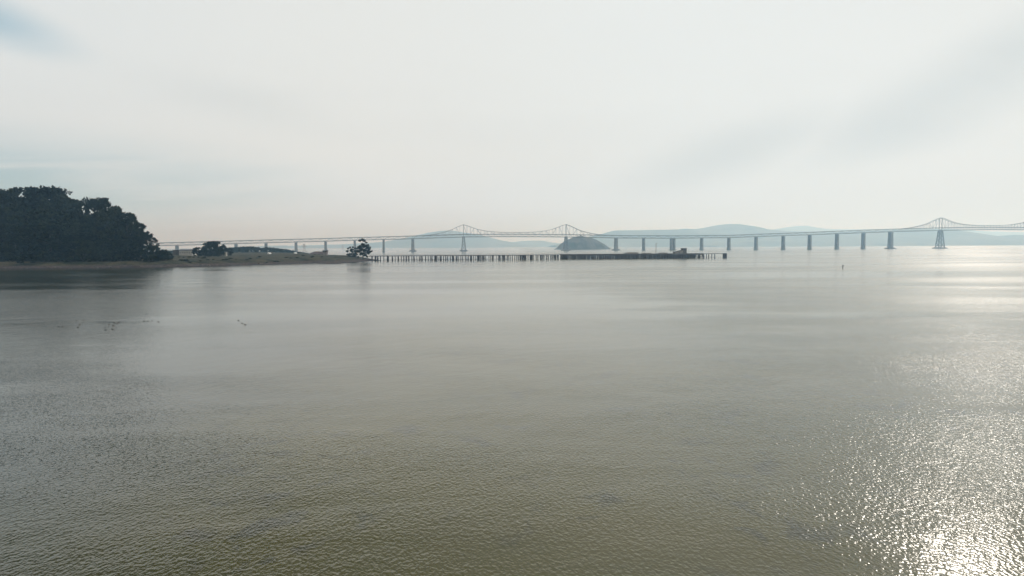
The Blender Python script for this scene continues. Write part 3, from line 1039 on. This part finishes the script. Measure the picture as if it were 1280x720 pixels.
c, L, hg = wharf_box('', 846, 861.5, 310.2, 6, 7, None)
sk = empty('shack', c, RZ)
mb = MB()   # long shed sloping up to the right
x = L / 2
z0, z1 = hg * .28, hg * .62
mb.add([(-x, -3.5, 0), (x * .3, -3.5, 0), (x * .3, 3.5, 0), (-x, 3.5, 0), (-x, -3.5, z0), (x * .3, -3.5, z1), (x * .3, 3.5, z1), (-x, 3.5, z0)],
       [(3, 2, 1, 0), (0, 1, 5, 4), (1, 2, 6, 5), (2, 3, 7, 6), (3, 0, 4, 7), (4, 5, 6, 7)])
mb.build('wall', M['shack'], sk)
mb = MB(); mb.bar((-x - .3, 0, z0 + .12), (x * .3, 0, z1 + .12), 7.6, .2); mb.build('roof', M['grey_roof'], sk)
mb = MB(); mb.box((x * .62, 0, hg * .46), (x * .62, 6.4, hg * .92)); mb.build('tower_room', M['shack_dark'], sk)
mb = MB(); mb.box((x * .62, 0, hg * .96), (x * .74, 7.2, hg * .07)); mb.build('tower_roof', M['grey_roof'], sk)
mb = MB(); mb.box((x * .62, -3.22, hg * .7), (x * .3, .08, hg * .2)); mb.build('window', M['glass'], sk)
mb = MB(); mb.box((-x * .3, -3.53, .9), (1.0, .08, 1.7)); mb.build('door', M['shack_dark'], sk)
tag(sk, 'weathered grey shack with a raised end room on the far part of the wharf', 'shack')

# ------------------------------------------------------------------ bridge
BA = Vector((at(579.5, 300, 2150).x, 2150, 0))
bang = R(5.0)
bx = Vector((math.cos(bang), math.sin(bang), 0))
bnv = Vector((-bx.y, bx.x, 0))
BW = 11.5                              # distance between the two truss planes


def bs(px):
    """distance along the bridge of the point seen in column px"""
    d = ray(px, 305)
    return (d.y * BA.x - d.x * BA.y) / (d.x * bx.y - d.y * bx.x)


def bp(s, off=0.0, z=0.0):
    p = BA + bx * s + bnv * off
    return Vector((p.x, p.y, z))


def zpx(px, py):
    p = bp(bs(px))
    return at(px, py, p.y).z


up = [(120, 305.8), (200, 303.9), (250, 302.6), (315, 300.7), (340, 300.0), (400, 298.5), (440, 297.3), (500, 295.7), (516, 295.2), (579.5, 293.2), (640, 292.9), (707.5, 293.4), (770, 294.5),
      (840, 295.0), (911, 294.4), (945, 293.0), (979, 291.8), (1012, 290.6), (1046, 289.1), (1079, 287.8), (1113, 286.6), (1175, 284.9), (1235, 284.2), (1295, 284.5), (1360, 286.0), (1560, 293)]
lo = [(120, 309.2), (200, 307.4), (250, 306.1), (315, 304.2), (340, 303.5), (400, 302.0), (440, 300.6), (500, 299.1), (516, 298.6), (579.5, 296.4), (640, 296.0), (707.5, 296.5), (770, 297.7),
      (840, 298.0), (911, 297.3), (945, 296.0), (979, 294.8), (1012, 293.7), (1046, 292.3), (1079, 291.1), (1113, 289.9), (1175, 288.2), (1235, 287.3), (1295, 287.6), (1360, 289.2), (1560, 296)]
UZ = [(bs(a), zpx(a, b_)) for a, b_ in up]
LZ = [(bs(a), zpx(a, b_)) for a, b_ in lo]
zu = lambda s: lin(UZ, s)
zl = lambda s: lin(LZ, s)
br = empty('truss_bridge', (0, 0, 0))


def truss_span(s0, s1, name='truss_span', top=None, panel=11.0):
    """both truss planes of one span, with its two decks as sub-parts; top(s) = the raised top chord of a cantilever span"""
    n = max(2, 2 * round((s1 - s0) / panel / 2))
    ss = [s0 + (s1 - s0) * i / n for i in range(n + 1)]
    mb = MB()
    for side in (-1, 1):
        o = side * BW / 2
        for i in range(n):
            a, b_ = ss[i], ss[i + 1]
            mb.bar(bp(a, o, zu(a)), bp(b_, o, zu(b_)), .7, .9)
            mb.bar(bp(a, o, zl(a)), bp(b_, o, zl(b_)), .7, .9)
            if i % 2:
                mb.bar(bp(a, o, zu(a)), bp(b_, o, zl(b_)), .45)
            else:
                mb.bar(bp(a, o, zl(a)), bp(b_, o, zu(b_)), .45)
            mb.bar(bp(a, o, zl(a)), bp(a, o, zu(a)), .35)
            if top:
                ta, tb = top(a), top(b_)
                if max(ta - zu(a), tb - zu(b_)) > 0.8:
                    mb.bar(bp(a, o, ta), bp(b_, o, tb), .9, 1.0)
                    if ta - zu(a) > 1:
                        mb.bar(bp(a, o, zu(a)), bp(a, o, ta), .4)
                    if i % 4 == 0:
                        mb.bar(bp(a, o, ta), bp(b_, o, zu(b_)), .5)
                    elif i % 4 == 2:
                        mb.bar(bp(a, o, zu(a)), bp(b_, o, tb), .5)
                    if side == 1 and i % 2 == 0 and ta - zu(a) > 7:
                        mb.bar(bp(a, -o, ta), bp(a, o, ta), .5)
    tr = mb.build(name, M['steel'], br)
    for zf, nm, dzz in ((zu, 'upper_deck', 0.15), (zl, 'lower_deck', 0.1)):
        dk = MB()
        for i in range(n):
            a, b_ = ss[i], ss[i + 1]
            dk.bar(bp(a, 0, zf(a) + dzz), bp(b_, 0, zf(b_) + dzz), BW - 1.2, .8)
            for side in (-1, 1):
                o = side * (BW / 2 + .75)
                dk.bar(bp(a, o, zf(a) + .95), bp(b_, o, zf(b_) + .95), .3, 0.9)
        dk.build(nm, M['roadway'], tr)
    return tr


def column_pier(s, big=False):
    zt = zl(s) - 1.0
    c = bp(s)
    mb = MB()
    wb, wt = (10.5, 7.5) if big else (6.0, 4.8)
    for side in (-1, 1):
        cc = bp(s, side * (BW / 2 + .2))
        mb.frustum((cc.x, cc.y), (wb, 5.2), (wt, 4.2), -1.5, zt - 1.6, bang)
    mb.frustum((c.x, c.y), (wb * .5, BW - 4.9), (wt * .5, BW - 4.3), -1.5, zt - 4.5, bang)
    mb.box((c.x, c.y, zt - .8), (wt * 1.12, BW + 5.4, 1.55), bang)
    pr = mb.build('pier', M['pier'], br)
    ft = MB()
    if big:
        ft.frustum((c.x, c.y), (24, 30), (23, 29), -1.5, 1.9, bang)
        ft.frustum((c.x, c.y), (22, 28), (13, 21), 1.9, 4.4, bang)
    else:
        ft.frustum((c.x, c.y), (9.5, 22), (9.0, 21.5), -1.5, 1.1, bang)
    ft.build('pier_base', M['footing'], pr)


def steel_tower(s):
    zt = zl(s) - .8
    c = bp(s)
    mb = MB()
    hx = lambda t: 6.0 * (1 - t) + 2.9 * t
    hy = lambda t: 14.0 * (1 - t) + (BW / 2 + 1.0) * t
    z0 = 4.0
    zz_ = lambda t: z0 + (zt - z0) * t
    P = lambda sx, sy, t: BA + bx * (s + sx * hx(t)) + bnv * (sy * hy(t)) + Vector((0, 0, zz_(t)))
    lv = [0, .3, .56, .8, 1.0]
    for a, b_ in zip(lv, lv[1:]):
        for sx in (-1, 1):
            for sy in (-1, 1):
                mb.bar(P(sx, sy, a), P(sx, sy, b_), 1.9, 1.9)
            mb.bar(P(sx, -1, a), P(sx, 1, b_), .8)
            mb.bar(P(sx, 1, a), P(sx, -1, b_), .8)
            mb.bar(P(sx, -1, b_), P(sx, 1, b_), .9)
        for sy in (-1, 1):
            mb.bar(P(-1, sy, a), P(1, sy, b_), .8)
            mb.bar(P(1, sy, a), P(-1, sy, b_), .8)
            mb.bar(P(-1, sy, b_), P(1, sy, b_), .9)
    tw = mb.build('tower', M['steel'], br)
    ft = MB()
    ft.frustum((c.x, c.y), (27, 44), (26, 43), -1.5, 1.8, bang)
    ft.frustum((c.x, c.y), (24, 40), (17, 34), 1.8, 4.2, bang)
    ft.build('tower_base', M['footing'], tw)


def cantilever(pa, pt1, pt2, pb_, hl, hm, mid_up):
    """anchor pier, two towers, anchor pier (pixel columns); peak pixels above the deck hl, above it in mid span mid_up"""
    S = [bs(q) for q in (pa, pt1, pt2, pb_)]
    shape = [(0.0, 1.0), (.09, .86), (.17, .67), (.30, .40), (.45, .22), (.62, .09), (.8, 0.02), (1.0, 0.0)]
    pk = [zpx(pt1, hl) - zu(S[1]), zpx(pt2, hm) - zu(S[2])]
    mu = mid_up

    def top(s):
        if s <= S[1]:
            u = (S[1] - s) / (S[1] - S[0])
            return zu(s) + pk[0] * lin(shape, u)
        if s >= S[2]:
            u = (s - S[2]) / (S[3] - S[2])
            return zu(s) + pk[1] * lin(shape, u)
        mid_ = (S[1] + S[2]) / 2
        if s < mid_:
            u, p = (s - S[1]) / (mid_ - S[1]), pk[0]
        else:
            u, p = (S[2] - s) / (S[2] - mid_), pk[1]
        return zu(s) + mu + (p - mu) * lin(shape, min(1, u * 1.12))
    truss_span(S[0], S[1], 'anchor_span', top)
    truss_span(S[1], S[2], 'main_span', top)
    truss_span(S[2], S[3], 'anchor_span', top)
    column_pier(S[0], True)
    column_pier(S[3], True)
    steel_tower(S[1])
    steel_tower(S[2])
    for s, p in ((S[1], pk[0]), (S[2], pk[1])):
        mb = MB()
        for side in (-1, 1):
            mb.bar(bp(s, side * BW / 2, zl(s)), bp(s, side * BW / 2, zu(s) + p + .6), 1.1, 1.1)
        mb.bar(bp(s, -BW / 2, zu(s) + p), bp(s, BW / 2, zu(s) + p), .8)
        mb.build('tower_post', M['steel'], br)


cantilever(516, 579.5, 707.5, 770, 280.9, 280.6, 6.2)
cantilever(1113, 1175, 1295, 1358, 272.4, 272.4, 6.6)
left = [147, 184, 221, 258, 295, 332.5, 370, 407, 443.5, 479.5, 516]
mids = [770, 804.5, 840.5, 877, 911, 945, 979, 1012, 1046, 1079, 1113]
for lst in (left, mids):
    for a, b_ in zip(lst, lst[1:]):
        truss_span(bs(a), bs(b_), panel=14.0)
for px in left[:-1] + mids[1:-1]:
    if px == 840.5:
        column_pier(bs(839.2)); column_pier(bs(842.4))
    else:
        column_pier(bs(px))
tag(br, 'very long double deck steel truss bridge on grey piers crossing the whole bay', 'bridge')

# ------------------------------------------------------------------ island and hills
def ridge_hill(name, prof, Y, thick, mat, amp, seed, extend=0.0):
    """a real ridge Y metres away whose crest follows prof (pixels)"""
    x0, x1 = prof[0][0], prof[-1][0]
    n = int((x1 - x0) / 1.6) + 2
    mm = 25
    P = np.zeros((n, mm, 3))
    for i in range(n):
        px = x0 + (x1 - x0) * i / (n - 1)
        z = at(px, lin(prof, px), Y).z
        for j in range(mm):
            v = j / (mm - 1) * 2 - 1
            yy = Y + v * thick
            # same bearing would shear the slope: keep x of the crest
            x = at(px, 307, Y).x
            q = (x / 420.0, yy / 420.0, seed)
            g = max(0.0, 1 - abs(v) ** (1.25 + .25 * noise.noise(q)))
            nz = noise.fractal(q, 0.9, 2.1, 4) * amp * (1 - (1 - abs(v)) ** 3) * g
            wob = noise.noise((x / 900.0, seed, 3.3)) * thick * .25
            P[i, j] = (x, yy + wob * (1 - abs(v)), max(z, 1.0) * g + nz * (0.35 + g) - (4 if abs(v) > .99 else 0) - 1.0)
    return tag(grid_mesh(name, P, mat), kind='structure')


ridge_hill('hills', [(300, 308.2), (360, 307.2), (420, 305.5), (470, 303.2), (485, 302.0), (500, 299.5), (513, 296.6), (524, 293.8), (535, 291.0), (548, 288.8), (560, 287.9), (570, 288.8), (580, 290.6), (600, 293.6), (612, 296.8),
                     (625, 300.0), (640, 302.8), (655, 305), (668, 306.6)], 11500, 1300, M['hill'], 24, 1.0)
ridge_hill('hills', [(610, 307.6), (625, 304.8), (640, 302.8), (652, 301.2), (665, 300.6), (680, 300.9), (690, 303.2), (700, 304.2), (720, 303.6), (750, 305.5), (770, 307)], 13000, 1100, M['hill'], 18, 2.0)
ridge_hill('hills', [(690, 306.6), (715, 301.5), (735, 296.5), (748, 293.4), (756, 291.6), (764, 289.2), (772, 287.5), (800, 287.5), (822, 287.3), (845, 286.9), (855, 285.8), (870, 286.0), (882, 284.6), (890, 282.8), (898, 281.4),
                     (906, 280.1), (916, 279.6), (925, 279.8), (934, 281.6), (945, 283.6), (956, 286.6), (975, 288), (1000, 289), (1046, 290), (1100, 293), (1150, 297), (1200, 303)], 8600, 1400, M['hill'], 22, 3.0)
ridge_hill('hills', [(930, 291), (960, 287.8), (972, 286.2), (985, 284.0), (996, 282.4), (1006, 282.4), (1016, 284.2), (1028, 286.5), (1060, 287.0), (1120, 286), (1180, 285.6), (1215, 288.0), (1240, 289.4), (1260, 290), (1300, 291), (1420, 296)], 13500, 1100, M['hill'], 18, 4.0)
ridge_hill('hills', [(870, 306.5), (930, 300.5), (985, 294.8), (1040, 290.5), (1080, 288.4), (1120, 287.2), (1150, 287), (1175, 287.2), (1192, 288.2), (1208, 290.2), (1222, 292.6), (1234, 295.3), (1241, 296.8), (1247, 296.0), (1256, 294.2), (1266, 293.4), (1290, 293.6), (1340, 291), (1420, 292), (1520, 300)],
           7400, 1100, M['hill'], 16, 5.0)

prof = [(690, 313), (696, 310.4), (700, 306.0), (704, 302.6), (708, 300.2), (713, 297.9), (718, 296.4), (722, 295.2), (727, 294.6), (733, 296.2), (739, 297.4), (745, 299.4), (750, 302.2), (755, 305.4), (759, 308.4), (762, 311.0), (764, 313)]
IY = 2900
n, mm = 90, 40
P = np.zeros((n, mm, 3))
for i in range(n):
    px = 690 + 74 * i / (n - 1)
    zc_ = at(px, lin(prof, px), IY).z
    xx = at(px, 307, IY).x
    for j in range(mm):
        v = j / (mm - 1) * 2 - 1
        g = max(0.0, 1 - abs(v) ** 1.9)
        q = (xx / 28.0, v * 3.0, 8.8)
        e = noise.fractal(q, 0.8, 2.0, 4)
        P[i, j] = (xx + noise.noise((v * 3, xx / 40, 2)) * 5 * (1 - g), IY + v * 85, max(zc_, -2) * g + e * 3.2 * (0.25 + .75 * (abs(v) > .1)) * g ** .5 - 1.2 * (1 - g))
tag(grid_mesh('rock_island', P, M['island']), kind='structure')
cr, tk = MB(), MB()
rg = random.Random(3)
it = empty('island_tree', (at(725.5, 294.6, IY).x, IY, at(725.5, 294.9, IY).z - 1))
for k in range(12):
    leaf_cluster(cr, (rg.uniform(-3.5, 3.5), rg.uniform(-3, 3), rg.uniform(1.6, 4.6)), 1.6, 40, .6, rg)
tk.tube([(0, 0, -1), (0, 0, 3.5)], [.4, .2], 6)
tk.build('trunk', M['bark'], it); cr.build('crown', M['leaf'], it)
tag(it, 'small tree clump on the very summit of the rocky island behind the bridge', 'tree')

# ------------------------------------------------------------------ channel marker
p = on_z(1053.3, 335.6)
cmk = empty('channel_marker', (p.x, p.y, 0))
mb = MB(); mb.tube([(0, 0, -1.3), (0.05, 0, 1.0), (.1, 0, 2.0)], [.24, .22, .2], 10); mb.build('pile', M['timber'], cmk, True)
mb = MB(); mb.box((.1, -.26, 1.65), (.7, .07, .75)); mb.build('day_board', M['rubber'], cmk)
mb = MB(); mb.tube([(.1, 0, 1.98), (.1, 0, 2.1), (.1, 0, 2.3), (.1, 0, 2.45)], [.16, .2, .2, .06], 10); mb.build('lantern', M['glass'], cmk)
tag(cmk, 'lone dark channel marker post standing in open water below the right spans', 'channel marker')

# ------------------------------------------------------------------ ducks
def duck():
    o = empty('duck')
    mb = MB()
    mb.tube([(-.34, 0, .13), (-.27, 0, .10), (-.14, 0, .07), (.02, 0, .06), (.15, 0, .09), (.2, 0, .16), (.215, 0, .23), (.235, 0, .29), (.26, 0, .31), (.29, 0, .3)],
            [.015, .07, .115, .125, .1, .06, .048, .06, .05, .02], 10)
    mb.build('body', M['duck'], o, True)
    b2 = MB(); b2.tube([(.28, 0, .3), (.33, 0, .285), (.36, 0, .28)], [.022, .02, .008], 6); b2.build('bill', M['bill'], o, True)
    return o


dk0 = duck()
dpos = [(73.5, 408.5, 'a'), (78, 408.6, 'a'), (183, 392.6, 'b'), (180, 401.5, 'c'), (184.7, 401.4, 'c'), (190, 401.1, 'c'), (198, 402.4, 'c'),
        (143, 403.6, 'd'), (147, 404.6, 'd'), (148.6, 403.0, 'd'), (136.5, 405.8, 'd'), (132, 412.5, 'e'), (140.5, 412.0, 'e'), (141.5, 407.2, 'd'), (150.5, 390.6, 'f'),
        (96, 400.7, 'g'), (99.5, 406.0, 'g'), (104.5, 400.4, 'g'), (97.5, 409.2, 'g'), (298, 400.6, 'h'), (302.5, 404.2, 'i'), (306.5, 406, 'i')]
dl = {'a': 'dark duck of the pair floating apart at the left end of the scattered flock', 'b': 'single dark duck afloat above the row on the right of the flock',
      'c': 'duck in the short row at the right of the flock on the left water', 'd': 'duck in the tight middle cluster of the flock on the left water',
      'e': 'duck just below the tight middle cluster of the flock', 'f': 'farthest duck of the flock, alone above the middle cluster',
      'g': 'duck in the loose group between the left pair and the middle cluster', 'h': 'uppermost of three ducks far right of the flock', 'i': 'lower duck of the three far right of the flock'}
for i, (px, py, kx) in enumerate(dpos):
    o = dk0 if i == 0 else copy_tree(dk0)
    p = on_z(px, py)
    o.location = (p.x, p.y, -.01)
    s = rnd.uniform(.5, .7)
    o.scale = (s, s, s)
    o.rotation_euler = (0, 0, rnd.uniform(-.5, .5) + (math.pi if rnd.random() < .4 else 0))
    tag(o, dl[kx], 'duck', 'ducks floating on the left water')

# ------------------------------------------------------------------ haze
mh = bpy.data.materials.new('haze')
mh.use_nodes = True
nt = mh.node_tree
nt.nodes.remove(nt.nodes['Principled BSDF'])
pv = N(nt, 'ShaderNodeVolumePrincipled')
pv.inputs['Color'].default_value = (0.43, 0.72, 1.0, 1)
pv.inputs['Absorption Color'].default_value = (1, 1, 1, 1)
pv.inputs['Density'].default_value = 1.7e-4
pv.inputs['Anisotropy'].default_value = 0.6
nt.links.new(pv.outputs[0], nt.nodes['Material Output'].inputs['Volume'])
hb = MB()
hb.box((0, (WY0 + WY1) / 2, 182.0), (2 * WX + 200, WY1 - WY0 + 200, 370.0))
hz = hb.build('haze', mh)
tag(hz, kind='stuff')
hz['label'] = 'pale blue haze hanging over the whole bay'

# ------------------------------------------------------------------ render settings
vs = scene.view_settings
vs.view_transform, vs.look, vs.exposure, vs.gamma, vs.use_curve_mapping = 'Standard', 'None', 0.0, 1.0, False
cy = scene.cycles
cy.max_bounces, cy.diffuse_bounces, cy.glossy_bounces, cy.volume_bounces = 8, 2, 3, 3
cy.sample_clamp_indirect = 6.0
cy.sample_clamp_direct = 4.0
cy.use_denoising = True
cy.denoiser = 'OPENIMAGEDENOISE'
cy.denoising_input_passes = 'RGB_ALBEDO_NORMAL'
cy.denoising_prefilter = 'ACCURATE'
